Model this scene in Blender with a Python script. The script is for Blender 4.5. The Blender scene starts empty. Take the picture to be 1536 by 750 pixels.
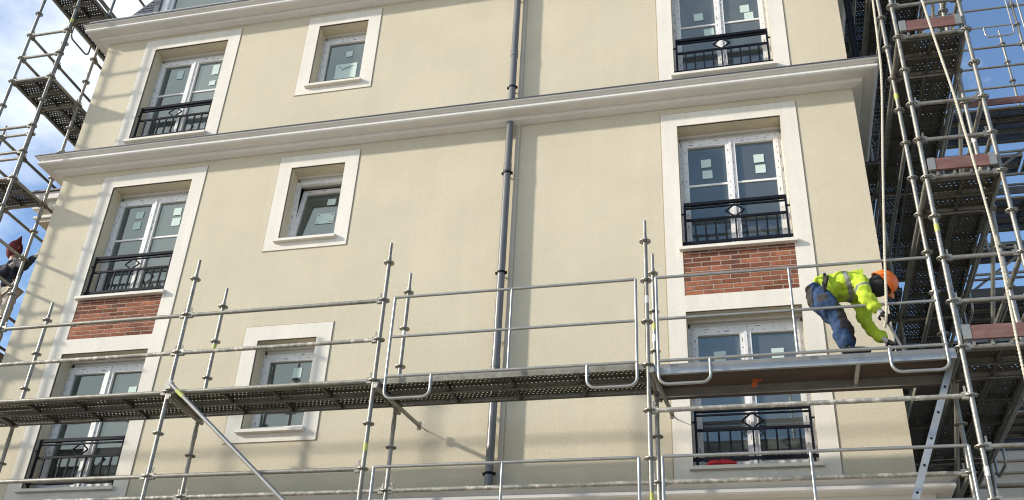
import bpy, bmesh, math, random
from mathutils import Vector, Matrix, noise
random.seed(7)
scene = bpy.context.scene
C = scene.collection
R = math.radians

# ------------------------------------------------------------------ camera
cam_d = bpy.data.cameras.new('camera'); cam = bpy.data.objects.new('camera', cam_d); C.objects.link(cam)
cam_d.sensor_width = 36.0; cam_d.lens = 36.0*1508.567/1536.0; cam_d.clip_start = 0.1; cam_d.clip_end = 3000
right = Vector((0.971429817, 0.232679603, 0.046736631))
down = Vector((-0.082258712, 0.514830802, -0.853336247))
fwd = Vector((-0.222615397, 0.825111779, 0.519261916))
m = Matrix((right, -down, -fwd)).transposed().to_4x4(); m.translation = (0, -10.75, 0)
cam.matrix_world = m
scene.camera = cam

# ------------------------------------------------------------------ sky, sun, exposure
SUN_DIR = Vector((-2.2, -1.0, 1.0)).normalized()          # towards the sun
w = bpy.data.worlds.new('World'); scene.world = w; w.use_nodes = True
nt = w.node_tree; nt.nodes.clear()
def N(t, **k):
    n = nt.nodes.new(t)
    for a, b in k.items(): setattr(n, a, b)
    return n
out = N('ShaderNodeOutputWorld'); bg = N('ShaderNodeBackground'); bg.inputs[1].default_value = 0.15
sky = N('ShaderNodeTexSky'); sky.sky_type = 'NISHITA'; sky.sun_disc = False
sky.sun_elevation = math.asin(SUN_DIR.z); sky.sun_rotation = math.atan2(SUN_DIR.x, SUN_DIR.y) % (2*math.pi)
sky.air_density = 1.0; sky.dust_density = 0.6; sky.ozone_density = 3.0
tc = N('ShaderNodeTexCoord'); mp = N('ShaderNodeMapping'); mp.inputs['Scale'].default_value = (1.0, 1.0, 1.9); mp.inputs['Location'].default_value = (0.35, 0.1, 0.0)
nz = N('ShaderNodeTexNoise'); nz.inputs['Scale'].default_value = 2.3; nz.inputs['Detail'].default_value = 9; nz.inputs['Roughness'].default_value = 0.58
sep = N('ShaderNodeSeparateXYZ')
# more cloud towards the left (-x), thinner towards the right
bias = N('ShaderNodeMath', operation='MULTIPLY_ADD'); bias.inputs[1].default_value = -0.24; bias.inputs[2].default_value = -0.10
addn = N('ShaderNodeMath', operation='ADD')
rmp = N('ShaderNodeMapRange'); rmp.inputs['From Min'].default_value = 0.47; rmp.inputs['From Max'].default_value = 0.70
mix = N('ShaderNodeMix', data_type='RGBA'); mix.inputs['B'].default_value = (6.3, 6.5, 6.7, 1)
L = nt.links.new
# thin bright veil of cloud round the sun
dotn = N('ShaderNodeVectorMath', operation='DOT_PRODUCT'); dotn.inputs[1].default_value = SUN_DIR
veil = N('ShaderNodeMapRange'); veil.inputs['From Min'].default_value = 0.62; veil.inputs['From Max'].default_value = 0.95; veil.inputs['To Max'].default_value = 0.22
add2 = N('ShaderNodeMath', operation='ADD')
L(tc.outputs['Generated'], dotn.inputs[0]); L(dotn.outputs['Value'], veil.inputs['Value']); L(veil.outputs[0], add2.inputs[1])
L(tc.outputs['Generated'], mp.inputs[0]); L(mp.outputs[0], nz.inputs['Vector']); L(tc.outputs['Generated'], sep.inputs[0])
L(sep.outputs['X'], bias.inputs[0]); L(nz.outputs['Fac'], addn.inputs[0]); L(bias.outputs[0], addn.inputs[1])
L(addn.outputs[0], add2.inputs[0]); back = N('ShaderNodeMapRange'); back.inputs['From Min'].default_value = 0.1; back.inputs['From Max'].default_value = -0.6; back.inputs['To Max'].default_value = 0.07
add3 = N('ShaderNodeMath', operation='ADD'); L(sep.outputs['Y'], back.inputs['Value']); L(back.outputs[0], add3.inputs[1]); L(add2.outputs[0], add3.inputs[0])
L(add3.outputs[0], rmp.inputs['Value']); L(rmp.outputs[0], mix.inputs['Factor']); L(sky.outputs[0], mix.inputs['A'])
L(mix.outputs['Result'], bg.inputs[0]); L(bg.outputs[0], out.inputs[0])

sd = bpy.data.lights.new('sun', 'SUN'); sun = bpy.data.objects.new('sun', sd); C.objects.link(sun)
sd.energy = 3.3; sd.angle = R(2.2); sd.color = (1.0, 0.93, 0.82)
sun.rotation_euler = (-SUN_DIR).to_track_quat('-Z', 'Y').to_euler(); sun.location = (-30, -20, 30)
scene.view_settings.view_transform = 'Standard'; scene.view_settings.look = 'None'
scene.view_settings.gamma = 1.0; scene.view_settings.use_curve_mapping = False
scene.view_settings.exposure = 0.66
scene.cycles.filter_width = 1.1

# ------------------------------------------------------------------ materials
def mat(name, base, rough=0.6, metal=0.0, var=0.0, vscale=3.0, bump=0.0, bscale=60.0, island=0.0, spec=0.5,
        dirt=None, dscale=1.2, damt=0.5, dlo=0.5, dhi=0.75, stretch=None, objrand=0.0, grain=0.0, streak=0.0):
    M = bpy.data.materials.new(name); M.use_nodes = True
    t = M.node_tree; b = t.nodes['Principled BSDF']
    b.inputs['Roughness'].default_value = rough; b.inputs['Metallic'].default_value = metal
    b.inputs['Specular IOR Level'].default_value = spec
    col = t.nodes.new('ShaderNodeRGB'); col.outputs[0].default_value = (*base, 1); cur = col.outputs[0]
    g = t.nodes.new('ShaderNodeNewGeometry'); pos = g.outputs['Position']
    if stretch:
        mp = t.nodes.new('ShaderNodeMapping'); mp.inputs['Scale'].default_value = stretch
        t.links.new(pos, mp.inputs[0]); pos = mp.outputs[0]
    def hsv(fac_socket, amt):
        nonlocal cur
        h = t.nodes.new('ShaderNodeHueSaturation')
        mr = t.nodes.new('ShaderNodeMapRange'); mr.inputs['To Min'].default_value = 1-amt; mr.inputs['To Max'].default_value = 1+amt
        t.links.new(fac_socket, mr.inputs['Value']); t.links.new(mr.outputs[0], h.inputs['Value'])
        t.links.new(cur, h.inputs['Color']); cur = h.outputs[0]
    if var:
        n = t.nodes.new('ShaderNodeTexNoise'); n.inputs['Scale'].default_value = vscale; n.inputs['Detail'].default_value = 6
        n.inputs['Roughness'].default_value = 0.6
        t.links.new(pos, n.inputs['Vector']); 
        mr = t.nodes.new('ShaderNodeMapRange'); mr.inputs['From Min'].default_value = .3; mr.inputs['From Max'].default_value = .7
        t.links.new(n.outputs['Fac'], mr.inputs['Value']); hsv(mr.outputs[0], var)
    if grain:
        n = t.nodes.new('ShaderNodeTexNoise'); n.inputs['Scale'].default_value = 38; n.inputs['Detail'].default_value = 3
        t.links.new(g.outputs['Position'], n.inputs['Vector'])
        mr = t.nodes.new('ShaderNodeMapRange'); mr.inputs['From Min'].default_value = .25; mr.inputs['From Max'].default_value = .75
        t.links.new(n.outputs['Fac'], mr.inputs['Value']); hsv(mr.outputs[0], grain)
    if streak:
        mp2 = t.nodes.new('ShaderNodeMapping'); mp2.inputs['Scale'].default_value = (7, 7, .35); t.links.new(g.outputs['Position'], mp2.inputs[0])
        n = t.nodes.new('ShaderNodeTexNoise'); n.inputs['Scale'].default_value = 1.0; n.inputs['Detail'].default_value = 5
        t.links.new(mp2.outputs[0], n.inputs['Vector'])
        mr = t.nodes.new('ShaderNodeMapRange'); mr.inputs['From Min'].default_value = .3; mr.inputs['From Max'].default_value = .7
        t.links.new(n.outputs['Fac'], mr.inputs['Value']); hsv(mr.outputs[0], streak)
    if island: hsv(g.outputs['Random Per Island'], island)
    if objrand:
        oi = t.nodes.new('ShaderNodeObjectInfo'); hsv(oi.outputs['Random'], objrand)
    if dirt:
        n = t.nodes.new('ShaderNodeTexNoise'); n.inputs['Scale'].default_value = dscale; n.inputs['Detail'].default_value = 8
        n.inputs['Roughness'].default_value = .65
        t.links.new(pos, n.inputs['Vector'])
        mr = t.nodes.new('ShaderNodeMapRange'); mr.inputs['From Min'].default_value = dlo; mr.inputs['From Max'].default_value = dhi
        mr.inputs['To Max'].default_value = damt; t.links.new(n.outputs['Fac'], mr.inputs['Value'])
        mx = t.nodes.new('ShaderNodeMix'); mx.data_type = 'RGBA'; mx.inputs['B'].default_value = (*dirt, 1)
        t.links.new(mr.outputs[0], mx.inputs['Factor']); t.links.new(cur, mx.inputs['A']); cur = mx.outputs['Result']
    t.links.new(cur, b.inputs['Base Color'])
    if bump:
        n = t.nodes.new('ShaderNodeTexNoise'); n.inputs['Scale'].default_value = bscale; n.inputs['Detail'].default_value = 4
        t.links.new(g.outputs['Position'], n.inputs['Vector'])
        bp = t.nodes.new('ShaderNodeBump'); bp.inputs['Strength'].default_value = bump; bp.inputs['Distance'].default_value = .01
        t.links.new(n.outputs['Fac'], bp.inputs['Height']); t.links.new(bp.outputs[0], b.inputs['Normal'])
    return M

def perforated(name, base, pitch=0.05, rad=0.0072):
    """galvanised sheet with real punched holes (staggered round holes let the light through)"""
    M = mat(name, base, .5, .35, var=.25, vscale=5, dirt=(.09, .075, .06), dscale=2.5, damt=.7)
    t = M.node_tree; b = t.nodes['Principled BSDF']; o = t.nodes['Material Output']
    g = t.nodes.new('ShaderNodeNewGeometry'); s = t.nodes.new('ShaderNodeSeparateXYZ'); t.links.new(g.outputs['Position'], s.inputs[0])
    def M2(op, a, b_=None, v=None):
        n = t.nodes.new('ShaderNodeMath'); n.operation = op
        for i, x in enumerate((a, b_)):
            if x is None: continue
            if isinstance(x, (int, float)): n.inputs[i].default_value = x
            else: t.links.new(x, n.inputs[i])
        return n.outputs[0]
    vy = M2('DIVIDE', s.outputs['Y'], pitch); row = M2('FLOOR', vy)
    par = M2('MULTIPLY', M2('MODULO', row, 2.0), 0.5)
    fx = M2('SUBTRACT', M2('FRACT', M2('ADD', M2('DIVIDE', s.outputs['X'], pitch), par)), .5)
    fy = M2('SUBTRACT', M2('FRACT', vy), .5)
    d = M2('SQRT', M2('ADD', M2('MULTIPLY', fx, fx), M2('MULTIPLY', fy, fy)))
    hole = M2('MULTIPLY', M2('LESS_THAN', d, rad/pitch), M2('GREATER_THAN', M2('FRACT', M2('DIVIDE', M2('ADD', row, 0.5), 4.0)), 0.3))
    tr = t.nodes.new('ShaderNodeBsdfTransparent'); mx = t.nodes.new('ShaderNodeMixShader')
    t.links.new(hole, mx.inputs[0]); t.links.new(b.outputs[0], mx.inputs[1]); t.links.new(tr.outputs[0], mx.inputs[2])
    t.links.new(mx.outputs[0], o.inputs[0])
    return M

def glass(name, tint, body=(.02, .03, .03), bodyamt=.12):
    M = bpy.data.materials.new(name); M.use_nodes = True; t = M.node_tree; t.nodes.clear()
    o = t.nodes.new('ShaderNodeOutputMaterial'); gl = t.nodes.new('ShaderNodeBsdfGlossy'); gl.inputs['Roughness'].default_value = .03
    gl.inputs['Color'].default_value = (.86, 1.0, .96, 1)
    tr = t.nodes.new('ShaderNodeBsdfTransparent'); tr.inputs[0].default_value = (*tint, 1)
    df = t.nodes.new('ShaderNodeBsdfDiffuse'); df.inputs[0].default_value = (.5, .55, .53, 1)     # plaster dust on the panes
    m0 = t.nodes.new('ShaderNodeMixShader'); oi = t.nodes.new('ShaderNodeObjectInfo')
    dm_ = t.nodes.new('ShaderNodeMapRange'); dm_.inputs['To Min'].default_value = bodyamt*.5; dm_.inputs['To Max'].default_value = bodyamt*1.9
    t.links.new(oi.outputs['Random'], dm_.inputs['Value']); t.links.new(dm_.outputs[0], m0.inputs[0])
    fr = t.nodes.new('ShaderNodeFresnel'); fr.inputs[0].default_value = 2.15
    g = t.nodes.new('ShaderNodeNewGeometry'); n = t.nodes.new('ShaderNodeTexNoise'); n.inputs['Scale'].default_value = 1.4
    bp = t.nodes.new('ShaderNodeBump'); bp.inputs['Strength'].default_value = .05; bp.inputs['Distance'].default_value = .05
    t.links.new(g.outputs['Position'], n.inputs['Vector']); t.links.new(n.outputs['Fac'], bp.inputs['Height'])
    t.links.new(bp.outputs[0], gl.inputs['Normal'])
    mx = t.nodes.new('ShaderNodeMixShader')
    t.links.new(tr.outputs[0], m0.inputs[1]); t.links.new(df.outputs[0], m0.inputs[2])
    t.links.new(fr.outputs[0], mx.inputs[0]); t.links.new(m0.outputs[0], mx.inputs[1]); t.links.new(gl.outputs[0], mx.inputs[2])
    t.links.new(mx.outputs[0], o.inputs[0])
    return M

STUCCO = mat('cream_render', (.605, .545, .412), .9, var=.06, vscale=.9, grain=.07, streak=.017, bump=.7, bscale=140, spec=.15, dirt=(.56, .51, .40), dscale=.7, damt=.6)
TRIM = mat('pale_trim_paint', (.72, .68, .60), .85, grain=.04, streak=.03, var=.07, vscale=2.5, bump=.2, bscale=90, spec=.2, dirt=(.62, .58, .52), dscale=2.2, damt=.35, stretch=(1, 1, .35))
JOINT = mat('trim_joint', (.36, .29, .20), .9)
CORN = mat('cornice_stone', (.69, .67, .635), .75, streak=.03, var=.03, vscale=2, bump=.1, bscale=80, spec=.25, dirt=(.55, .53, .50), dscale=1.5, damt=.4, stretch=(.4, 1, 1))
ZINC = mat('dark_zinc', (.10, .105, .115), .45, .3, var=.15)
ZINCL = mat('light_zinc', (.45, .46, .47), .4, .5, var=.1)
BRICK = mat('red_brick', (.27, .10, .055), .9, var=.25, vscale=18, island=.5, bump=.6, bscale=120, spec=.2, dirt=(.12, .055, .05), dscale=3.5, damt=.7, dlo=.48, dhi=.7)
MORTAR = mat('mortar', (.36, .28, .22), .95, var=.1, vscale=20)
SLATE = mat('slate', (.075, .082, .098), .5, var=.2, vscale=9, island=.4, bump=.4, bscale=50, spec=.4)
PVC = mat('white_pvc', (.74, .73, .72), .4, var=.06, vscale=7, dirt=(.55, .53, .50), dscale=6, damt=.5)
INK = mat('tape_print_ink', (.20, .20, .21), .6)
SHUT = mat('shutter_slats', (.62, .61, .58), .5)
PIPE = mat('grey_pipe', (.135, .138, .138), .3, .0, var=.12, vscale=2, spec=.5)
PIPEC = mat('pipe_cover', (.50, .45, .36), .6, var=.04)
RAIL = mat('black_railing', (.008, .010, .016), .6, spec=.12)
PANEL = mat('interior_plaster', (.35, .36, .36), .9, var=.1, vscale=2)
PANELW = mat('white_board', (.7, .72, .72), .8, var=.08)
STICK = mat('paper_label', (.50, .62, .58), .7, var=.05, vscale=30)
PRINT = mat('label_print', (.18, .22, .23), .7)
GLASS = glass('window_glass', (.70, .79, .77))
GALV = mat('galvanised_tube', (.27, .26, .23), .45, .5, var=.22, vscale=14, objrand=.12, dirt=(.15, .12, .085), dscale=6, damt=.8, dlo=.52, dhi=.72, spec=.5, bump=.15, bscale=70)
GALVW = mat('cement_splashed_tube', (.28, .27, .24), .6, .3, var=.2, vscale=14, objrand=.1, dirt=(.62, .58, .50), dscale=13, damt=.9, dlo=.5, dhi=.62, spec=.4, bump=.5, bscale=60)
GALVN = mat('clean_guard_tube', (.33, .33, .31), .35, .6, var=.12, vscale=10, dirt=(.35, .33, .29), dscale=6, damt=.5)
CAST = mat('rosette_steel', (.30, .285, .25), .5, .6, var=.25, vscale=30, dirt=(.12, .09, .06), dscale=12, damt=.8)
DECK = mat('steel_deck', (.085, .08, .066), .55, .35, var=.25, vscale=6, dirt=(.08, .065, .05), dscale=2.5, damt=.8)
PERF = perforated('perforated_deck', (.075, .07, .057))
ALU = mat('aluminium', (.40, .40, .385), .38, .7, var=.15, vscale=8, dirt=(.40, .38, .33), dscale=4, damt=.6)
PLY = mat('brown_plywood', (.075, .052, .038), .7, var=.3, vscale=4, stretch=(.4, 4, 4), dirt=(.05, .035, .028), dscale=2, damt=.7)
TIMB = mat('pale_timber', (.33, .25, .16), .8, var=.2, vscale=5, stretch=(.4, 5, 5))
TOE = mat('red_toe_board', (.15, .07, .062), .8, var=.25, vscale=9, dirt=(.20, .14, .12), dscale=7, damt=.7, stretch=(.6, 2, 2))
TOEC = mat('toe_board_cap', (.30, .30, .275), .45, .5, var=.15)
TAPE = mat('yellow_tape', (.46, .48, .13), .6, var=.2, vscale=40)
WTAPE = mat('white_tape', (.75, .74, .70), .6)
ORANGE = mat('orange_tag', (.45, .10, .02), .5)
REDP = mat('red_plastic', (.50, .02, .03), .45)
ROPE = mat('rope_fibre', (.58, .53, .43), .9, var=.25, vscale=60, bump=.8, bscale=150)
GROUND = mat('site_ground', (.42, .37, .30), .95, var=.2, vscale=.8, bump=.4, bscale=12, dirt=(.30, .27, .22), dscale=.3, damt=.7)
HIVIS = mat('hivis_fabric', (.42, .56, .045), .75, var=.12, vscale=14, bump=.6, bscale=30, spec=.2)
REFL = mat('reflective_band', (.20, .21, .20), .4)
DENIM = mat('denim', (.032, .06, .125), .85, var=.25, vscale=12, bump=.7, bscale=35, spec=.2, dirt=(.03, .045, .09), dscale=5, damt=.6)
PATCH = mat('dark_patch_fabric', (.035, .03, .028), .9, var=.3, vscale=20, bump=.5, bscale=40)
HELM = mat('orange_helmet', (.85, .17, .015), .3, spec=.5, var=.04)
BLACK = mat('black_cloth', (.016, .016, .018), .85, var=.3, vscale=20, bump=.4, bscale=40)
SKIN = mat('skin', (.30, .17, .11), .55)
CUFF = mat('glove_cuff', (.40, .40, .38), .8, var=.2, vscale=30)
NAVY = mat('navy_jacket', (.02, .026, .045), .8, var=.3, vscale=14, bump=.5, bscale=35)
MAROON = mat('maroon_hood', (.13, .014, .018), .8, var=.3, vscale=16, bump=.5, bscale=40)
KHAKI = mat('pale_work_trousers', (.48, .42, .34), .85, var=.2, vscale=12, bump=.5, bscale=35)

# ------------------------------------------------------------------ mesh helpers
def wloc(o):
    v = Vector((0, 0, 0))
    while o is not None: v = v + o.location; o = o.parent
    return v
def link(name, me, parent=None, loc=None):
    o = bpy.data.objects.new(name, me); C.objects.link(o)
    if parent is not None: o.parent = parent
    if loc is not None: o.location = Vector(loc) - (wloc(parent) if parent else Vector((0, 0, 0)))
    return o
def thing(name, label, cat, loc=(0, 0, 0), group=None, kind=None):
    o = bpy.data.objects.new(name, None); C.objects.link(o); o.location = loc; o.empty_display_size = .2
    tag(o, label, cat, group, kind); return o
def tag(o, label=None, cat=None, group=None, kind=None):
    for k, v in (('label', label), ('category', cat), ('group', group), ('kind', kind)):
        if v: o[k] = v
    return o

class MB:
    def __init__(s): s.v = []; s.f = []; s.m = []; s.s = []
    def add(s, vs, fs, mi=0, smooth=False):
        n = len(s.v); s.v += [Vector(v) for v in vs]
        for f in fs: s.f.append([i+n for i in f]); s.m.append(mi); s.s.append(smooth)
        return s
    def box(s, x0, x1, y0, y1, z0, z1, mi=0):
        vs = [(x, y, z) for x in (x0, x1) for y in (y0, y1) for z in (z0, z1)]
        return s.add(vs, [(0, 1, 3, 2), (4, 6, 7, 5), (0, 4, 5, 1), (2, 3, 7, 6), (0, 2, 6, 4), (1, 5, 7, 3)], mi)
    def obox(s, c, ax, ay, az, mi=0):
        c = Vector(c); ax, ay, az = Vector(ax), Vector(ay), Vector(az)
        vs = [c+a*ax+b*ay+d*az for a in (-1, 1) for b in (-1, 1) for d in (-1, 1)]
        return s.add(vs, [(0, 1, 3, 2), (4, 6, 7, 5), (0, 4, 5, 1), (2, 3, 7, 6), (0, 2, 6, 4), (1, 5, 7, 3)], mi)
    def quad(s, a, b, c, d, mi=0): return s.add([a, b, c, d], [(0, 1, 2, 3)], mi)
    def tube(s, pts, r, seg=10, mi=0, cap=True, rs=None):
        pts = [Vector(p) for p in pts]; n = len(pts); rings = []
        t0 = (pts[1]-pts[0]).normalized(); u = t0.orthogonal().normalized()
        vs = []
        for i, p in enumerate(pts):
            a = (pts[i]-pts[i-1]).normalized() if i else t0
            b = (pts[i+1]-pts[i]).normalized() if i < n-1 else a
            t = (a+b).normalized() if (a+b).length > 1e-6 else a
            u = (u-t*u.dot(t)).normalized(); v = t.cross(u)
            k = 1/max(.5, math.sqrt(max(.1, (1+a.dot(b))/2)))
            rr = rs[i] if rs else r
            vs += [p+(u*math.cos(2*math.pi*j/seg)+v*math.sin(2*math.pi*j/seg))*rr for j in range(seg)]
        fs = [(i*seg+j, i*seg+(j+1) % seg, (i+1)*seg+(j+1) % seg, (i+1)*seg+j) for i in range(n-1) for j in range(seg)]
        s.add(vs, fs, mi, True)
        if cap:
            s.add(vs[:seg], [tuple(reversed(range(seg)))], mi); s.add(vs[-seg:], [tuple(range(seg))], mi)
        return s
    def build(s, name, mats, parent=None, loc=None):
        """vertices are world points; loc = where the object's origin stands (default: the parent's origin)"""
        base = Vector(loc) if loc is not None else wloc(parent)
        me = bpy.data.meshes.new(name); me.from_pydata([tuple(v-base) for v in s.v], [], s.f)
        for M in (mats if isinstance(mats, (list, tuple)) else [mats]): me.materials.append(M)
        me.polygons.foreach_set('material_index', s.m); me.polygons.foreach_set('use_smooth', s.s); me.update()
        return link(name, me, parent, base)

# ================================================================== GROUND
g = MB(); g.add([(-900, -900, -1.6), (900, -900, -1.6), (900, 900, -1.6), (-900, 900, -1.6)], [(0, 1, 2, 3)])
tag(g.build('ground', GROUND), kind='structure')

# ================================================================== MAIN BUILDING
XL, XR, DEP = -10.19, 1.56, 9.0
bld = thing('apartment_building', 'cream rendered apartment building with grey cornices, brick panels and white windows', 'building', (-4.3, 0, -1.6))

TALL = [(x, z) for x in (-8.565, -.05) for z in (3.77, 6.57, 9.37)]          # centre, sill
HW, HT = .667, 1.915                                                          # half width, height of opening
SMALL = [(-5.868, z) for z in (4.44, 7.24, 10.04)]; SW, SH = .418, 1.25
def in_open(x, z):
    for cx, cz in TALL:
        if abs(x-cx) < HW and cz < z < cz+HT: return True
    for cx, cz in SMALL:
        if abs(x-cx) < SW and cz < z < cz+SH: return True
    return False
xs = sorted({XL, XR} | {cx+s*HW for cx, _ in TALL for s in (-1, 1)} | {cx+s*SW for cx, _ in SMALL for s in (-1, 1)} | {-3.0})
zs = sorted({-1.6, 11.76} | {cz+d for _, cz in TALL for d in (0, HT)} | {cz+d for _, cz in SMALL for d in (0, SH)})
wl = MB()
for i in range(len(xs)-1):
    for j in range(len(zs)-1):
        if not in_open((xs[i]+xs[i+1])/2, (zs[j]+zs[j+1])/2):
            wl.quad((xs[i], 0, zs[j]), (xs[i+1], 0, zs[j]), (xs[i+1], 0, zs[j+1]), (xs[i], 0, zs[j+1]))
RV = .26                                                                      # reveal depth
for lst, hw, h in ((TALL, HW, HT), (SMALL, SW, SH)):
    for cx, cz in lst:
        a, b, c, d = cx-hw, cx+hw, cz, cz+h
        wl.quad((a, 0, c), (a, 0, d), (a, RV, d), (a, RV, c)); wl.quad((b, 0, d), (b, 0, c), (b, RV, c), (b, RV, d))
        wl.quad((a, 0, d), (b, 0, d), (b, RV, d), (a, RV, d)); wl.quad((b, 0, c), (a, 0, c), (a, RV, c), (b, RV, c))
wl.quad((XR, 0, -1.6), (XR, DEP, -1.6), (XR, DEP, 11.76), (XR, 0, 11.76))
wl.quad((XL, DEP, -1.6), (XL, 0, -1.6), (XL, 0, 11.76), (XL, DEP, 11.76))
wl.quad((XR, DEP, -1.6), (XL, DEP, -1.6), (XL, DEP, 11.76), (XR, DEP, 11.76))
wl.build('wall', STUCCO, bld)

# rooms behind the windows: floors, back wall, partitions
it = MB()
for zf in (.4, 3.2, 6.0, 8.8, 11.6): it.box(XL+.02, XR-.02, .32, DEP-.1, zf, zf+.2)
it.box(XL+.02, XR-.02, 3.4, 3.5, .62, 11.58)
for xp in (-10.15, -7.0, -4.6, -2.2, 1.5): it.box(xp-.04, xp+.04, .32, 3.38, .62, 11.58)
it.build('interior', PANEL, bld)

# window surrounds (pale paint, 12 mm proud) with a fine joint bead round them
def ring(mb, x0, x1, z0, z1, holes, y0, y1, mi=0):
    """slab x0..x1, z0..z1 with rectangular holes (x0,x1,z0,z1), front at y0"""
    X = sorted({x0, x1} | {h[k] for h in holes for k in (0, 1)}); Z = sorted({z0, z1} | {h[k] for h in holes for k in (2, 3)})
    def hole(x, z): return any(h[0] < x < h[1] and h[2] < z < h[3] for h in holes)
    for i in range(len(X)-1):
        for j in range(len(Z)-1):
            if hole((X[i]+X[i+1])/2, (Z[j]+Z[j+1])/2): continue
            mb.quad((X[i], y0, Z[j]), (X[i+1], y0, Z[j]), (X[i+1], y0, Z[j+1]), (X[i], y0, Z[j+1]), mi)
    for (a, b, c, d), inv in [((x0, x1, z0, z1), 0)]+[(h, 1) for h in holes]:
        p = [(a, c), (b, c), (b, d), (a, d)]
        for k in range(4):
            (px, pz), (qx, qz) = p[k], p[(k+1) % 4]
            mb.quad((px, y0, pz), (px, y1, pz), (qx, y1, qz), (qx, y0, qz), mi)
def bead(x0, x1, z0, z1, top=True, bottom=True):
    b = MB(); t = .012
    b.box(x0-t, x0-.001, -.004, .01, z0, z1); b.box(x1+.001, x1+t, -.004, .01, z0, z1)
    if top: b.box(x0-t, x1+t, -.004, .01, z1+.001, z1+t)
    if bottom: b.box(x0-t, x1+t, -.004, .01, z0-t, z0-.001)
    return b.build('joint_bead', JOINT, bld)
for cx in (-8.565, -.05):
    hx0, hx1 = cx-HW, cx+HW
    s = MB(); ring(s, cx-.878, cx+.878, 3.47, 8.695, [(hx0, hx1, 3.77, 3.77+HT), (hx0, hx1, 5.905, 8.485)], -.012, .02)
    s.build('window_surround', TRIM, bld); bead(cx-.878, cx+.878, 3.47, 8.695, bottom=False)
    s = MB(); ring(s, cx-.878, cx+.878, 9.03, 11.495, [(hx0, hx1, 9.37, 9.37+HT)], -.012, .02)
    s.build('window_surround', TRIM, bld); bead(cx-.878, cx+.878, 9.03, 11.495, bottom=False)
    # brick panel under the middle window
    p = MB(); p.box(hx0, hx1, -.0045, .02, 5.905, 6.52, 1)
    row = 0; z = 5.908
    while z < 6.515:
        z1 = min(z+.0525, 6.522); x = hx0-(.115 if row % 2 else 0)-.03*random.random()
        while x < hx1:
            a, b_ = max(x, hx0+.001), min(x+.219, hx1-.001)
            if b_-a > .02:
                yy = -.007-.003*random.random(); e = .002
                vs = [(a, 0, z), (b_, 0, z), (b_, 0, z1), (a, 0, z1), (a+e, yy, z+e), (b_-e, yy, z+e), (b_-e, yy, z1-e), (a+e, yy, z1-e)]
                p.add(vs, [(4, 5, 6, 7), (0, 1, 5, 4), (1, 2, 6, 5), (2, 3, 7, 6), (3, 0, 4, 7)], 0)
            x += .232
        z += .0655; row += 1
    p.build('brick_panel', [BRICK, MORTAR], bld)
for cx, cz in SMALL:
    t = .178; s = MB(); z0, z1 = cz-.16, cz+SH+.205
    ring(s, cx-.622, cx+.622, z0, z1, [(cx-SW, cx+SW, cz, cz+SH)], -.012, .02)
    s.build('window_surround', TRIM, bld); bead(cx-.622, cx+.622, z0, z1)

# windows ------------------------------------------------------------
def frame_rect(mb, x0, x1, z0, z1, t, y0, y1, mi=0):
    mb.box(x0, x0+t, y0, y1, z0, z1, mi); mb.box(x1-t, x1, y0, y1, z0, z1, mi)
    mb.box(x0+t, x1-t, y0, y1, z0, z0+t, mi); mb.box(x0+t, x1-t, y0, y1, z1-t, z1, mi)
def dashes(mb, x, y, z0, z1, vertical, mi=1):
    p = z0+random.random()*.1
    while p < z1-.04:
        l = random.choice((.012, .02, .035, .06)); wd = random.choice((.003, .004, .006)); o = random.uniform(-.008, .008)
        if vertical: mb.quad((x-wd+o, y, p), (x+wd+o, y, p), (x+wd+o, y, p+l), (x-wd+o, y, p+l), mi)
        else: mb.quad((p, y, x-wd+o), (p+l, y, x-wd+o), (p+l, y, x+wd+o), (p, y, x+wd+o), mi)
        p += l+random.uniform(.05, .16)
def sticker(parent, x0, x1, z0, z1, y=.252, tilt=0.0, prints=None):
    s = MB(); cx, cz = (x0+x1)/2, (z0+z1)/2
    def P(x, z, yy):
        dx, dz = x-cx, z-cz; return (cx+dx*math.cos(tilt)-dz*math.sin(tilt), yy, cz+dx*math.sin(tilt)+dz*math.cos(tilt))
    s.quad(P(x0, z0, y), P(x1, z0, y), P(x1, z1, y), P(x0, z1, y), 0)
    for (a, b, c, d) in (prints or []): s.quad(P(a, c, y-.0015), P(b, c, y-.0015), P(b, d, y-.0015), P(a, d, y-.0015), 1)
    s.build('sticker', [STICK, PRINT], parent)
def sill(parent, cx, hw, cz):
    s = MB()
    s.add([(cx-hw, -.075, cz-.045), (cx+hw, -.075, cz-.045), (cx+hw, -.075, cz-.005), (cx-hw, -.075, cz-.005),
           (cx-hw, -.013, cz-.05), (cx+hw, -.013, cz-.05), (cx+hw, -.013, cz+.012), (cx-hw, -.013, cz+.012)],
          [(0, 1, 2, 3), (3, 2, 6, 7), (0, 4, 5, 1), (1, 5, 6, 2), (0, 3, 7, 4), (4, 7, 6, 5)])
    s.box(cx-hw+.035+.003, cx+hw-.038, -.013, .22, cz-.04, cz+.012)
    s.build('sill', TRIM, parent)
YF = .225
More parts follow.
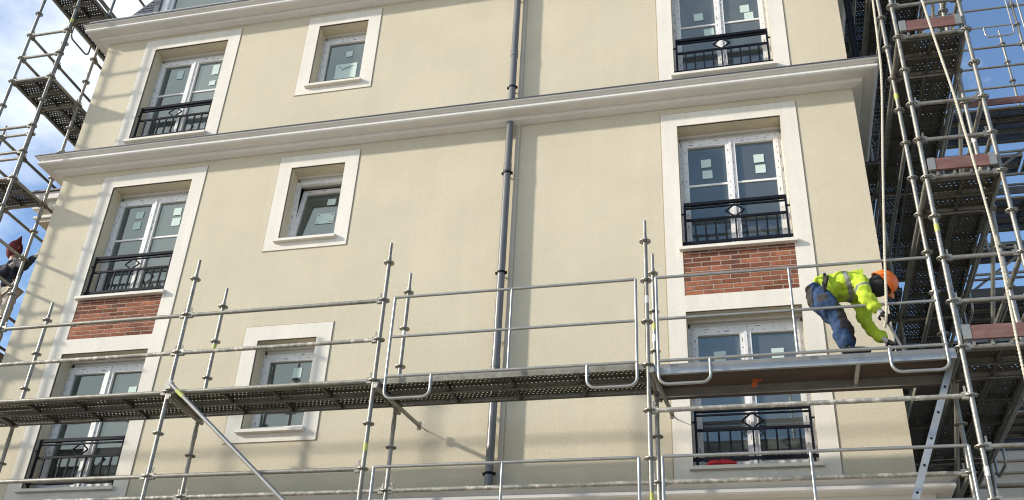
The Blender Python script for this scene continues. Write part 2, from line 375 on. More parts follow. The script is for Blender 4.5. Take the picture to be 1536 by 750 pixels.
def tall_window(cx, cz, stick, board):
    x0, x1, z0, z1 = cx-HW, cx+HW, cz+.012, cz+HT
    f = MB(); top = z1-.105
    frame_rect(f, x0, x1, z0, top, .05, YF, YF+.06)
    for a, b in ((x0+.05, cx-.004), (cx+.004, x1-.05)):                       # two leaves, slightly proud
        frame_rect(f, a, b, z0+.05, top-.05, .062, YF-.018, YF+.05)
        f.quad((a+.031-.02, YF-.0195, z0), (a+.0111, YF-.0195, z0), (a+.0111, YF-.0195, z0+.001), (a+.011, YF-.0195, z0+.001), 1)
        dashes(f, a+.028, YF-.0195, z0+.1, top-.1, True); dashes(f, b-.028, YF-.0195, z0+.1, top-.1, True)
        dashes(f, top-.078, YF-.0195, a+.06, b-.06, False); dashes(f, z0+.078, YF-.0195, a+.06, b-.06, False)
    dashes(f, x0+.025, YF-.0015, z0, top, True); dashes(f, x1-.025, YF-.0015, z0, top, True); dashes(f, top-.022, YF-.0015, x0, x1, False)
    f.box(cx-.018, cx+.018, YF-.034, YF-.0185, z0+.05, top-.05)               # meeting bead
    wn = f.build('window', [PVC, INK], bld)
    sb = MB(); sb.box(x0, x1, YF+.0, YF+.2, z1-.035, z1-.001); sb.box(x0+.02, x1-.02, YF+.05, YF+.2, top+.002, z1-.036)
    sb.build('shutter_box', SHUT, wn)
    for a, b in ((x0+.112, cx-.066), (cx+.066, x1-.112)):
        p = MB(); p.quad((a, YF+.02, z0+.112), (b, YF+.02, z0+.112), (b, YF+.02, top-.112), (a, YF+.02, top-.112)); p.build('pane', GLASS, wn)
        mz = z0+1.075; q = MB(); q.box(a, b, YF+.006, YF+.034, mz-.014, mz+.014); q.build('glazing_bar', PVC, wn)
    for a in stick: sticker(wn, *a)
    sill(wn, cx, .705, cz)
    if board:
        q = MB()
        for k in range(2):
            a = x0+.16+k*.62; q.box(a, a+.42, .50, .53, z0+.05, z0+.42+.1*random.random())
        q.build('interior_board', PANELW, wn)
    # railing
    r = MB(); y = .05; rz = cz+.10
    r.box(x0+.035, x1-.035, y-.022, y+.022, rz+.553, rz+.593); r.box(x0+.035, x1-.035, y-.012, y+.012, rz+.508, rz+.526)
    r.box(x0+.05, x1-.05, y-.012, y+.012, rz+.325, rz+.355); r.box(x0+.0, x1-.0, y-.012, y+.012, rz-.015, rz+.02)
    for k in range(11):
        x = x0+.045+(x1-x0-.09)*k/10; hgt = .545 if k in (0, 10) else .34; t = .013 if k in (0, 10) else .010
        r.box(x-t, x+t, y-t, y+t, rz-(.08 if k in (0, 10) else 0), rz+hgt)
    for sx in (-1, 1):
        xe = x0 if sx < 0 else x1-.06; r.box(xe, xe+.06, y-.009, y+.009, rz+.43, rz+.448)
    d = .115; pts = [(cx-d, y, rz+.435), (cx, y, rz+.435+d*.82), (cx+d, y, rz+.435), (cx, y, rz+.435-d*.82), (cx-d, y, rz+.435)]
    for k in range(4): r.tube(pts[k:k+2], .0115, 6)
    r.build('balcony_railing', RAIL, bld)
TS = {
 (-8.565, 9.37): [(-8.88, -8.76, 10.79, 10.97), (-8.23, -8.11, 10.79, 11.0), (-8.23, -8.12, 10.56, 10.66)],
 (-8.565, 6.57): [(-8.89, -8.76, 8.03, 8.16), (-8.89, -8.76, 7.84, 7.97), (-8.25, -8.12, 8.03, 8.16), (-8.24, -8.10, 7.84, 7.98)],
 (-8.565, 3.77): [(-8.22, -8.1, 5.12, 5.25)],
 (-.05, 9.37): [(-.41, -.28, 10.57, 10.71, .252, .06), (-.28, -.14, 10.26, 10.39, .252, .08), (.25, .38, 10.62, 10.76, .252, .05), (.30, .43, 10.47, 10.61, .252, .02)],
 (-.05, 6.57): [(-.44, -.31, 7.94, 8.07), (-.43, -.30, 7.76, 7.89), (.24, .37, 7.94, 8.07), (.25, .38, 7.77, 7.90)],
 (-.05, 3.77): [(-.43, -.29, 5.12, 5.26), (.23, .37, 5.12, 5.26)]}
for cx, cz in TALL: tall_window(cx, cz, [(*a[:4], YF+.012, a[5] if len(a) > 5 else 0) for a in TS[(cx, cz)]], cx < -5)
def small_window(cx, cz, kind):
    x0, x1, z0, z1 = cx-SW, cx+SW, cz+.012, cz+SH; top = z1-.105
    f = MB(); frame_rect(f, x0, x1, z0, top, .05, YF, YF+.06)
    dashes(f, x0+.025, YF-.0015, z0, top, True); dashes(f, top-.022, YF-.0015, x0, x1, False)
    wn = f.build('window', [PVC, INK], bld)
    sb = MB(); sb.box(x0, x1, YF, YF+.2, z1-.035, z1-.001); sb.box(x0+.02, x1-.02, YF+.04, YF+.2, top+.002, z1-.036); sb.build('shutter_box', SHUT, wn)
    th = R(9) if kind == 'tilt' else 0
    def T(mb):                                                               # tilt inwards about the bottom edge
        for v in mb.v:
            dz, dy = v.z-(z0+.05), v.y-YF
            v.z = z0+.05+dz*math.cos(th)-dy*math.sin(th)*-1*-1; v.y = YF+dy*math.cos(th)+dz*math.sin(th)
        return mb
    s = MB(); a, b, c, d = x0+.05, x1-.05, z0+.05, top-.05
    frame_rect(s, a, b, c, d, .062, YF-.018, YF+.05)
    for xx in (a+.028, b-.028): dashes(s, xx, YF-.0195, c+.06, d-.06, True)
    for zz in (c+.028, d-.028): dashes(s, zz, YF-.0195, a+.06, b-.06, False)
    T(s).build('sash', [PVC, INK], wn)
    p = MB(); p.quad((a+.062, YF+.02, c+.062), (b-.062, YF+.02, c+.062), (b-.062, YF+.02, d-.062), (a+.062, YF+.02, d-.062)); T(p).build('pane', GLASS, wn)
    def st(x0, x1, z0, z1, prints=()):
        q = MB(); q.quad((x0, YF+.012, z0), (x1, YF+.012, z0), (x1, YF+.012, z1), (x0, YF+.012, z1), 0)
        for (a, b, c, d, e) in prints:
            q.add([(a, YF+.0105, c), (b, YF+.0105, c+e), (b, YF+.0105, d+e), (a, YF+.0105, d)], [(0, 1, 2, 3)], 1)
        T(q).build('sticker', [STICK, PRINT], wn)
    if kind == 'sign':
        st(cx+.0, cx+.11, cz+.745, cz+.86)
        pr = []
        x = cx-.03                                                            # the smudged hand-stamped wording, rising to the right
        for l in (.028, .012, .02, .014, .022, .012, .02, .026, .016, .02):
            pr.append((x, x+l*.75, cz+.475+(x-cx)*.34, cz+.51+(x-cx)*.34, l*.25)); x += l
        pr += [(cx-.09, cx-.05, cz+.53, cz+.55, 0), (cx+.1, cx+.15, cz+.47, cz+.48, .01)]
        st(cx-.14, cx+.22, cz+.30, cz+.60, pr)
    elif kind == 'tilt':
        st(cx+.05, cx+.18, cz+.79, cz+.91)
        st(cx-.06, cx+.22, cz+.43, cz+.63, [(cx-.045, cx-.01, cz+.585, cz+.605, 0), (cx+.165, cx+.205, cz+.59, cz+.61, 0), (cx-.045, cx-.01, cz+.45, cz+.465, 0), (cx+.16, cx+.205, cz+.455, cz+.475, 0)])
    else:
        st(cx+.04, cx+.16, cz+.80, cz+.94)
    sill(wn, cx, SW+.04, cz)
small_window(*SMALL[2], 'sign'); small_window(*SMALL[1], 'tilt'); small_window(*SMALL[0], 'plain')

# cornices -----------------------------------------------------------
PROF = [(0.0, -.205), (.03, -.207), (.118, -.186), (.126, -.178), (.128, -.135), (.20, -.14), (.275, -.138), (.294, -.130), (.307, -.115), (.307, -.088), (.296, -.079),
        (.252, -.074), (.250, -.062), (.275, -.045), (.305, -.032), (.336, -.026), (.342, -.02), (.342, 0.0)]
def cornice(zt, name='cornice', path=None, mats=None, gutter=False):
    path = path or [(XL, DEP), (XL, 0), (XR, 0), (XR, DEP)]
    def off(d): return [(path[0][0]-d, path[0][1]), (path[1][0]-d, path[1][1]-d), (path[2][0]+d, path[2][1]-d), (path[3][0]+d, path[3][1])]
    c = MB(); rows = [[(x, y, zt+dz) for x, y in off(d)] for d, dz in PROF]
    for r0, r1 in zip(rows[:-1], rows[1:]):
        for k in range(3): c.quad(r0[k], r0[k+1], r1[k+1], r1[k], 0)
    cov = [[(x, y, zt+dz) for x, y in off(d)] for d, dz in ((.356, -.004), (.356, .010), (.32, .018), (.0, .07))]
    for r0, r1 in zip(cov[:-1], cov[1:]):
        for k in range(3): c.quad(r0[k], r0[k+1], r1[k+1], r1[k], 1)
    r0, r1 = [(x, y, zt) for x, y in off(.342)], cov[0]
    for k in range(3): c.quad(r0[k], r0[k+1], r1[k+1], r1[k], 1)
    return c.build(name, [CORN, ZINC], bld)
cornice(9.0); cornice(3.5)
cornice(11.76)
# gutter on the top cornice: dark zinc trough with two light rims
gt = MB(); gt.box(XL-.26, XR+.26, -.27, -.12, 11.785, 11.86, 0)
gt.tube([(XL-.28, -.285, 11.855), (XR+.28, -.285, 11.855)], .012, 8, 1); gt.tube([(XL-.2, -.10, 11.93), (XR+.2, -.10, 11.93)], .012, 8, 1)
gt.box(XL-.2, XR+.2, -.115, .0, 11.83, 11.925, 0)
gt.build('gutter', [ZINC, ZINCL], bld)
# mansard roof of separate slates
ms = MB(); y0, z0, y1, z1 = -.03, 11.88, .95, 14.6
L_ = math.hypot(y1-y0, z1-z0); ty, tz = (y1-y0)/L_, (z1-z0)/L_; ny, nzz = -tz, ty
def hip(z): return (z-z0)*.33
ms.add([(XL, y0+.02, z0), (XR, y0+.02, z0), (XR-hip(z1), y1+.02, z1), (XL+hip(z1), y1+.02, z1), (XR-hip(z1), DEP-1, z1), (XL+hip(z1), DEP-1, z1), (XR, DEP, z0), (XL, DEP, z0)],
       [(0, 1, 2, 3), (3, 2, 4, 5), (1, 6, 4, 2), (0, 3, 5, 7), (4, 6, 7, 5)], 0)
row = 0; s = 0.0
DORM = [(-8.565, .95), (-.05, .95)]
while s < L_-.05:
    zz = z0+s*tz; x = XL+hip(zz)-(.1 if row % 2 else 0)
    while x < XR-hip(zz):
        a, b = max(x, XL+hip(zz)), min(x+.196, XR-hip(zz)); xm = (a+b)/2
        if b-a > .03 and not any(abs(xm-dc) < dw-.06 and zz < 13.9 for dc, dw in DORM):
            t0, t1 = .014+random.random()*.004, .004; l = .15; j = random.uniform(-.006, .006)
            P = lambda xx, ss, h: (xx, y0+ss*ty+h*ny, z0+ss*tz+h*nzz)
            ms.add([P(a, s+j, 0), P(b, s+j, 0), P(b, s+l, 0), P(a, s+l, 0), P(a, s+j, t0), P(b, s+j, t0), P(b, s+l, t1), P(a, s+l, t1)],
                   [(4, 5, 6, 7), (0, 1, 5, 4), (1, 2, 6, 5), (3, 0, 4, 7)], 0)
        x += .2
    s += .118; row += 1
ms.build('mansard_roof', SLATE, bld)
for dc, dw in DORM:
    d = MB(); d.box(dc-dw, dc-dw+.10, -.02, 1.0, 11.94, 13.9, 1); d.box(dc+dw-.10, dc+dw, -.02, 1.0, 11.94, 13.9, 1)
    d.box(dc-dw-.1, dc+dw+.1, -.12, 1.1, 13.9, 14.05, 1); d.box(dc-dw+.1, dc+dw-.1, .02, 1.0, 11.94, 12.05, 1)
    dm = d.build('dormer', [SLATE, ZINC], bld)
    f = MB(); frame_rect(f, dc-dw+.1, dc+dw-.1, 12.05, 13.9, .13, .02, .12); frame_rect(f, dc-dw+.23, dc+dw-.23, 12.18, 13.77, .06, .06, .13); f.build('frame', PVC, dm)
    p = MB(); p.quad((dc-dw+.29, .1, 12.24), (dc+dw-.29, .1, 12.24), (dc+dw-.29, .1, 13.7), (dc-dw+.29, .1, 13.7)); p.build('pane', GLASS, dm)
    bk = MB(); bk.box(dc-dw+.1, dc+dw-.1, .9, 1.0, 12.05, 13.9); bk.build('dormer_back', PANEL, dm)

# downpipe with brackets and a narrow cover strip behind it
dp = MB()
for a, b in ((3.5, 8.78), (9.05, 11.56)): dp.tube([(-2.995, -.115, a), (-2.995, -.115, b)], .05, 18, 0)
for zc in (5.05, 7.95, 10.0, 11.35): dp.tube([(-2.995, -.115, zc), (-2.995, -.115, zc+.12)], .056, 18, 0)
dpo = dp.build('downpipe', PIPE, bld)
for zc in (3.72, 4.95, 6.35, 7.9, 9.4, 11.2):
    b = MB(); b.tube([(-2.995, -.115, zc), (-2.995, -.115, zc+.03)], .055, 18); b.box(-3.07, -3.045, -.13, -.10, zc, zc+.03); b.box(-2.945, -2.92, -.13, -.10, zc, zc+.03)
    b.box(-3.0, -2.99, -.07, 0, zc+.005, zc+.025); b.build('pipe_bracket', RAIL, dpo)
cs = MB()
for a, b in ((3.52, 6.2), (6.203, 8.8), (9.03, 11.2), (11.203, 11.56)): cs.box(-2.93, -2.87, -.03, .0, a, b)
cs.build('pipe_cover_strip', PIPEC, bld)
# dark downpipe on the shaded side wall
sp = MB(); sp.tube([(1.70, .15, 9.1), (1.70, .15, 11.5)], .045, 12)
for zc in (10.1, 11.0): sp.tube([(1.70, .15, zc), (1.70, .15, zc+.05)], .055, 12)
sp.build('downpipe', RAIL, bld)
# projecting eave on the left flank
ev = MB(); ev.box(-11.2, XL-.36, .62, 2.5, 8.72, 8.84, 0); ev.box(-11.3, XL-.36, .54, 2.5, 8.842, 8.97, 0); ev.box(-11.34, XL-.36, .50, 2.5, 8.972, 9.0, 1); ev.box(-11.1, XL-.02, .70, 2.5, 8.5, 8.718, 2); ev.box(-11.16, XL-.36, .66, 2.5, 8.56, 8.60, 0)
ev.build('side_eave', [CORN, ZINC, STUCCO], bld)

# ================================================================== REAR BUILDING (low, behind the right scaffold)
rb = thing('rear_building', 'low building with banded pale grey cornice behind the right-hand scaffold', 'building', (7.0, 7.8, -1.6))
b = MB(); b.box(1.6, 14, 7.8, 14, -1.6, 6.05); b.build('wall', mat('grey_render', (.45, .43, .39), .9, var=.08), rb)
b = MB()
for k, (z, p, h) in enumerate(((6.3, .45, .16), (6.12, .36, .16), (5.95, .26, .15), (5.70, .14, .2), (5.42, .08, .22), (5.15, .08, .22), (4.88, .08, .22), (4.6, .08, .22))): b.box(1.6, 14.2, 7.8-p, 7.797, z, z+h)
b.build('cornice', CORN, rb)
b = MB(); b.box(1.6, 14.3, 7.3, 14.2, 6.462, 6.5); b.build('roof', ZINC, rb)
b = MB(); b.add([(1.6, 7.95, 6.5), (14, 7.95, 6.5), (14, 8.6, 8.55), (1.6, 8.6, 8.55), (1.6, 13, 8.55), (14, 13, 8.55), (14, 14, 6.5), (1.6, 14, 6.5)], [(0, 1, 2, 3), (3, 2, 5, 4), (4, 5, 6, 7), (0, 3, 4, 7), (1, 6, 5, 2)])
for k in range(14): b.box(1.6, 14, 7.93+k*.046, 7.99+k*.046, 6.5+k*.145, 6.56+k*.145)
b.build('mansard_roof', SLATE, rb)

# ================================================================== SCAFFOLD PARTS
TR = .02415
def rosette_mesh():
    r = MB(); seg = 24
    def annulus(r0, r1, h):
        vs = []; fs = []
        for j in range(seg):
            a = 2*math.pi*j/seg; c, s = math.cos(a), math.sin(a)
            vs += [(r0*c, r0*s, -h), (r1*c, r1*s, -h), (r1*c, r1*s, h), (r0*c, r0*s, h)]
        for j in range(seg):
            k = (j+1) % seg
            for q in range(4): fs.append((j*4+q, k*4+q, k*4+(q+1) % 4, j*4+(q+1) % 4))
        r.add(vs, fs)
    annulus(.049, .063, .005); annulus(.0235, .034, .008)
    for k in range(8):
        a = math.pi/8+k*math.pi/4; d = Vector((math.cos(a), math.sin(a), 0)); t = Vector((-d.y, d.x, 0))
        r.obox(d*.042, d*.012, t*(.006 if k % 2 else .009), Vector((0, 0, .0045)))
    me = bpy.data.meshes.new('rosette'); me.from_pydata([tuple(v) for v in r.v], [], r.f); me.materials.append(CAST); me.update()
    return me
ROS = rosette_mesh()
def standard(parent, x, y, ztop, zros_top, zlow=2.9, zmin=-1.55, tapes=(), joint=None, mt=None):
    """vertical tube with rosettes every 0.5 m; ztop = top of the full tube; a thinner spigot stands above it"""
    m = MB(); m.tube([(x, y, zmin), (x, y, ztop)], TR, 12); m.tube([(x, y, ztop), (x, y, ztop+.20)], .019, 10)
    m.box(x-.08, x+.08, y-.08, y+.08, zmin-.05, zmin)
    if joint:
        for zj in joint: m.tube([(x, y, zj), (x, y, zj+.10)], .0275, 12)
    o = m.build('standard', mt or GALV, parent, (x, y, zmin))
    z = zros_top
    while z > zlow:
        r = link('rosette', ROS, o, (x, y, z)); r.rotation_euler.z = random.choice((0, .03, -.04)); z -= .5
    for zt, M_ in tapes:
        t = MB(); t.tube([(x, y, zt), (x, y, zt+.09)], TR+.0012, 12, cap=False); t.build('tape_band', M_, o)
    return o
def wedge(m, p, d):
    p, d = Vector(p), Vector(d).normalized(); t = Vector((-d.y, d.x, 0)); z = Vector((0, 0, 1))
    m.obox(p+d*.055, d*.03, t*.020, z*.034); m.obox(p+d*.048+z*.03, d*.010, t*.004, z*.07)
def ledger(parent, a, b, name='ledger', mt=None, r=TR, wed=True):
    a, b = Vector(a), Vector(b); d = (b-a).normalized(); m = MB(); m.tube([a+d*.07, b-d*.07], r, 10)
    if wed: wedge(m, a, d); wedge(m, b, -d)
    return m.build(name, mt or GALV, parent, (a+b)/2)
def steel_deck(parent, x0, x1, y0, y1, z, along='x'):
    """one perforated steel plank: punched top sheet, folded side flanges, cross ribs; z = underside"""
    m = MB(); zt = z+.065
    m.quad((x0, y0, zt), (x1, y0, zt), (x1, y1, zt), (x0, y1, zt), 0)
    t = .004
    if along == 'x':
        for yy in (y0, y1-t): m.box(x0, x1, yy, yy+t, z, zt-.001, 2)
        for yy in (y0+t, y1-t-.018): m.box(x0, x1, yy, yy+.018, z, z+.003, 1)
        n = 3 if x1-x0 > 1.2 else 1
        for k in range(n+2):
            xx = x0+(x1-x0)*k/(n+1); xx = min(max(xx, x0+.015), x1-.015); m.box(xx-.013, xx+.013, y0+t, y1-t, z+.012, z+.05, 1)
    else:
        for xx in (x0, x1-t): m.box(xx, xx+t, y0, y1, z, zt-.001, 2)
        for xx in (x0+t, x1-t-.018): m.box(xx, xx+.018, y0, y1, z, z+.003, 1)
        n = 3 if y1-y0 > 1.2 else 1
        for k in range(n+2):
            yy = y0+(y1-y0)*k/(n+1); yy = min(max(yy, y0+.015), y1-.015); m.box(x0+t, x1-t, yy-.013, yy+.013, z+.012, z+.05, 1)
    return m.build('deck', [PERF, DECK, GALV], parent, ((x0+x1)/2, (y0+y1)/2, z))
def guard_frame(parent, a, b, z, up=1.0, loop=.24, lw=.52, mids=1, axis='x', c=0.0, two=True):
    """prefabricated guardrail frame: rails at +1.0, +0.5 and deck level, end posts, U-shaped feet"""
    P = (lambda s, h: Vector((s, c, h))) if axis == 'x' else (lambda s, h: Vector((c, s, h)))
    m = MB(); r = .017
    m.tube([P(a, z+up), P(b, z+up)], r, 9); m.tube([P(a+.02, z+.5), P(b-.02, z+.5)], r*.95, 9)
    m.tube([P(a, z+.02), P(b, z+.02)], r, 9)
    for s, sg in ((a, 1), (b, -1)):
        rad = .09; pts = [P(s, z+up), P(s, z-loop+rad)]
        for k in range(1, 6):
            t = math.pi/2*k/5; pts.append(P(s+sg*rad*(1-math.cos(t)), z-loop+rad-rad*math.sin(t)))
        pts.append(P(s+sg*(lw-rad), z-loop))
        for k in range(1, 6):
            t = math.pi/2*k/5; pts.append(P(s+sg*(lw-rad+rad*math.sin(t)), z-loop+rad*(1-math.cos(t))))
        pts.append(P(s+sg*lw, z+.02)); m.tube(pts, r, 9)
    for k in range(mids):
        s = a+(b-a)*(k+1)/(mids+1); m.tube([P(s, z+up), P(s, z+.02)], r*.85, 9)
    return m.build('guard_frame', GALVN, parent, P((a+b)/2, z))

# ================================================================== FACADE SCAFFOLD
YO, YI = -1.27, -.545
fs = thing('facade_scaffold', 'galvanised scaffold bay row with walkway deck across the lower front of the cream facade', 'scaffold', (-4.6, -.9, -1.6))
XS = [-11.3, -9.17, -6.56, -4.04, -1.04]
tp = {(-4.04, YO): [(3.62, TAPE)], (-4.04, YI): [(5.3, WTAPE)], (-1.04, YO): [(5.15, WTAPE), (3.0, TAPE)], (-1.04, YI): [(5.05, WTAPE), (5.2, TAPE)], (-6.56, YI): [(5.3, TAPE)]}
for x in XS[1:]:
    for y in (YO, YI): standard(fs, x, y, 6.0, 5.93, 2.4, tapes=tp.get((x, y), ()), joint=(4.15,) if y == YI else ())
for a, b in zip(XS[:-1], XS[1:]):
    left = a < -5
    if left:
        for z in (5.43, 4.93): ledger(fs, (a, YO, z), (b, YO, z), mt=GALVW if z == 4.93 else GALV)
        ledger(fs, (a, YO, 4.43), (b, YO, 4.43)); ledger(fs, (a, YO, 3.43), (b, YO, 3.43)); ledger(fs, (a, YO, 2.93), (b, YO, 2.93))
        ledger(fs, (a, YI, 3.43), (b, YI, 3.43), mt=GALVW)
    for k in range(2):
        y0 = YO+.03+k*.335
        steel_deck(fs, a+.03, b-.03, y0, y0+.32, 4.40)
        steel_deck(fs, a+.03, b-.03, y0, y0+.32, 2.40)
ledger(fs, (-4.04, YI, 3.43), (-1.04, YI, 3.43), mt=GALVW); ledger(fs, (-1.04, YI, 3.43), (1.97, YI, 3.43), mt=GALVW)
ledger(fs, (-1.04, YO, 3.93), (1.97, YO, 3.93), mt=GALVW)
for x in XS[1:]:
    ledger(fs, (x, YO, 4.43), (x, YI, 4.43), 'transom'); ledger(fs, (x, YO, 2.43), (x, YI, 2.43), 'transom')
guard_frame(fs, -3.89, -1.15, 4.43, c=-1.315); guard_frame(fs, -.93, 1.83, 4.43, c=-1.315)
guard_frame(fs, -3.90, -1.15, 2.43, c=-1.315); guard_frame(fs, -.92, 1.85, 2.43, c=-1.315)
# aluminium deck with brown plywood, where the worker stands
dk = MB(); x0, x1, y0, y1 = -.99, 1.92, -1.245, -.625
for yy in (y0, y1-.035): dk.box(x0, x1, yy, yy+.035, 4.335, 4.443, 0)
for xx in (x0, 1.0, x1-.04): dk.box(xx, xx+.04, y0+.035, y1-.035, 4.36, 4.424, 0)
dk.box(x0+.001, x1-.001, y0+.036, y1-.036, 4.425, 4.44, 1)
dko = dk.build('deck', [ALU, PLY], fs, (.46, -.93, 4.32)); dko['label'] = 'aluminium framed deck with brown plywood underside'
tb = MB(); tb.box(x0, x1, y1+.003, y1+.05, 4.33, 4.40); tb.build('edge_batten', PLY, dko)
tg = MB(); tg.tube([(.02, -.95, 4.36), (.0, -.96, 4.28)], .012, 6); tg.obox((.01, -.955, 4.31), (.025, 0, .0), (0, .008, 0), (.012, 0, .045)); tg.tube([(.03, -.95, 4.33), (.09, -.94, 4.36)], .008, 6); tg.build('hanging_tag', ORANGE, dko)
for a, b, dx in ((x0, x0+.02, 0), (x1-.02, x1, 0)):
    pass
# diagonal brace on the outer face
br = MB(); br.tube([(-6.50, -1.345, 4.50), (-4.10, -1.345, 2.46)], TR, 12)
br.obox((-6.53, -1.32, 4.49), (.035, 0, 0), (0, .03, 0), (0, 0, .05)); br.obox((-4.07, -1.32, 2.46), (.035, 0, 0), (0, .03, 0), (0, 0, .05))
bro = br.build('brace', GALVN, fs); t = MB(); t.tube([(-6.40, -1.345, 4.415), (-6.30, -1.345, 4.33)], TR+.0015, 12, cap=False); t.build('tape_band', TAPE, bro)
# wall ties: a tube from the standards to a hook in the wall
for x, xe in ((-6.56, -6.42), (-4.04, -3.87), (-1.04, -.91)):
    ti = MB(); a, b = Vector((x+.045, YO-.06, 4.345)), Vector((xe, -.16, 4.335)); d = (b-a).normalized()
    if x < -6: ti.tube([a, (x+.045, YI+.03, 4.345)], TR*.95, 12)
    else:
        ti.tube([a, b], TR, 12); ti.tube([b-d*.02, (xe+.045, 0.0, 4.33)], .007, 6); ti.obox(b, d*.015, Vector((0, 0, .05)), Vector((.02, 0, 0)))
    for yy in (YO, YI): ti.obox((x+.035, yy, 4.37), (.028, 0, 0), (0, .028, 0), (0, 0, .035)); ti.tube([(x+.055, yy, 4.32), (x+.055, yy, 4.43)], .008, 6)
    ti.build('wall_tie', CAST if x < -6 else GALV, fs, (x, -.6, 4.34))

# ================================================================== RIGHT CORNER SCAFFOLD
ts = thing('corner_scaffold', 'tall multi-level scaffold tower wrapping the right corner beside the orange-helmeted worker', 'scaffold', (2.34, .5, -1.6))
XA, XB = 1.97, 2.71
YS = [YO, YI, 2.03, 4.60]
LV = [2.43, 4.43, 6.43, 8.43, 10.43, 12.43]
ttp = {(XA, YO): [(5.75, TAPE), (3.15, WTAPE)], (XA, YI): [(8.1, TAPE)], (XB, YI): [(7.35, WTAPE), (6.7, TAPE)]}
for x in (XA, XB):
    for y in YS: standard(ts, x, y, 14.9, 14.43, 2.4, tapes=ttp.get((x, y), ()), joint=(4.85, 6.85, 8.85, 10.85))
for z in LV:
    for y in YS: ledger(ts, (XA, y, z), (XB, y, z), 'transom')
    for dz in (.5, 1.0):
        ledger(ts, (XA, YO, z+dz), (XB, YO, z+dz), 'transom'); ledger(ts, (XB, YO, z+dz), (XB, YI, z+dz), 'transom')
    ledger(ts, (XA, YO, z), (XA, YI, z), 'transom'); ledger(ts, (XB, YO, z), (XB, YI, z), 'transom')
    for a, b in zip(YS[1:-1], YS[2:]):
        for x in (XA, XB):
            for dz in ((0, .5, 1.0) if x == XB else (0, 1.0)): ledger(ts, (x, a, z+dz), (x, b, z+dz))
    for k in range(2):
        y0 = YO+.03+k*.335; steel_deck(ts, XA+.03, XB-.03, y0, y0+.32, z-.03)
        xx = XA+.035+k*.335
        for a, b in zip(YS[1:-1], YS[2:]): steel_deck(ts, xx, xx+.32, a+.03, b-.03, z-.03, 'y')
    steel_deck(ts, 1.635, 1.93, 1.2 if z > 5 else -.5, 4.57, z-.03, 'y')                        # bracket plank towards the wall
    for y in YS[2:]: ledger(ts, (1.64, y, z), (XA, y, z), 'bracket')
    if z < 9:
        t = MB(); t.box(XA+.10, XB-.10, YO-.055, YO-.025, z+.06, z+.205); tbo = t.build('toe_board', TOE, ts)
        for a, b in ((XA+.035, XA+.10), (XB-.10, XB-.035)):
            c = MB(); c.box(a-.003, b+.003, YO-.059, YO-.021, z+.062, z+.215); c.build('end_cap', TOEC, tbo)
        for k in range(4):
            h = MB(); h.box(XA+.105+k*.165, XA+.13+k*.165, YO-.032, YO+.03, z+.0, z+.055); h.build('deck_hook', GALV, tbo)
# diagonal braces in the side planes
for x, za, zb, ya, yb in ((XB, 8.5, 6.5, YI, 2.03), (XB, 6.5, 4.5, YI, 2.03), (XB, 10.5, 8.5, YI, 2.03), (XA, 4.4, 2.5, YI, 2.03)):
    b = MB(); b.tube([(x+.045, ya+.04, za), (x+.045, yb-.04, zb)], TR, 10); b.build('brace', GALV, ts, (x, (ya+yb)/2, (za+zb)/2))
for z in (8.43, 6.43, 4.43, 10.43): guard_frame(ts, YI+.12, 1.95, z, axis='y', c=XB+.045)
# double ladder-like inner tubes near the corner post
ledger(ts, (XA+.03, YO+.04, 4.5), (XA+.03, YO+.04, 5.45), 'spigot_tube', mt=GALVN, r=.017, wed=False)

# ================================================================== REAR SCAFFOLD (behind, along the low building)
rs = thing('rear_scaffold', 'distant scaffold with dark decks and rails against blue sky behind the right tower', 'scaffold', (6.0, 6.1, -1.6))
RX = [3.0, 5.58, 8.15, 10.72]; RY = [5.5, 6.6]
for x in RX:
    for y in RY: standard(rs, x, y, 15.1, 14.93, 5.0)
for a, b in zip(RX[:-1], RX[1:]):
    for z in (6.43, 8.43, 10.43, 12.43):
        for k in range(5 if z > 8 else 3): y0 = 5.53+k*.36+(.45 if k > 2 else 0); steel_deck(rs, a+.03, b-.03, y0, y0+.33, z-.03)
        for y in RY: ledger(rs, (a, y, z), (b, y, z))
        for dz in (.5, 1.0): ledger(rs, (a, RY[0], z+dz), (b, RY[0], z+dz), mt=GALV)
        t = MB(); t.box(a+.05, b-.05, 5.44, 5.465, z+.05, z+.2); t.build('toe_board', TOE if z > 12 else DECK, rs)
    for z in (13.93, 14.93): ledger(rs, (a, RY[0], z), (b, RY[0], z))
    guard_frame(rs, a+.1, b-.1, 14.40, c=RY[0]-.04, mids=0)
    m = MB(); m.tube([(a+.05, RY[1]+.04, 8.5), (b-.05, RY[1]+.04, 10.4)], TR, 8); m.build('brace', GALV, rs, (a, RY[1], 9))
for a, b in zip(RX[:-1], RX[1:]):                                            # far row of the same scaffold
    for z in (8.43, 10.43, 12.43):
        for dz in ((.5, 1.0) if z < 12 else (.5,)): ledger(rs, (a, RY[1], z+dz), (b, RY[1], z+dz))
    for z in (9.43, 9.93, 11.43): ledger(rs, (a, 8.0, z), (b, 8.0, z))
    m = MB(); m.tube([(a+.05, 8.04, 10.5), (b-.05, 8.04, 8.5)], TR, 8); m.build('brace', GALV, rs, (a, 8.0, 9))
    m = MB(); m.tube([(a+.05, RY[1]+.04, 10.5), (b-.05, RY[1]+.04, 12.3)], TR, 8); m.build('brace', GALV, rs, (a, RY[1], 11))
for x in RX: standard(rs, x+.6, 8.0, 12.0, 11.93, 6.0)
for x in RX:
    for z in (8.43, 10.43, 12.43): ledger(rs, (x, RY[0], z), (x, RY[1], z), 'transom')

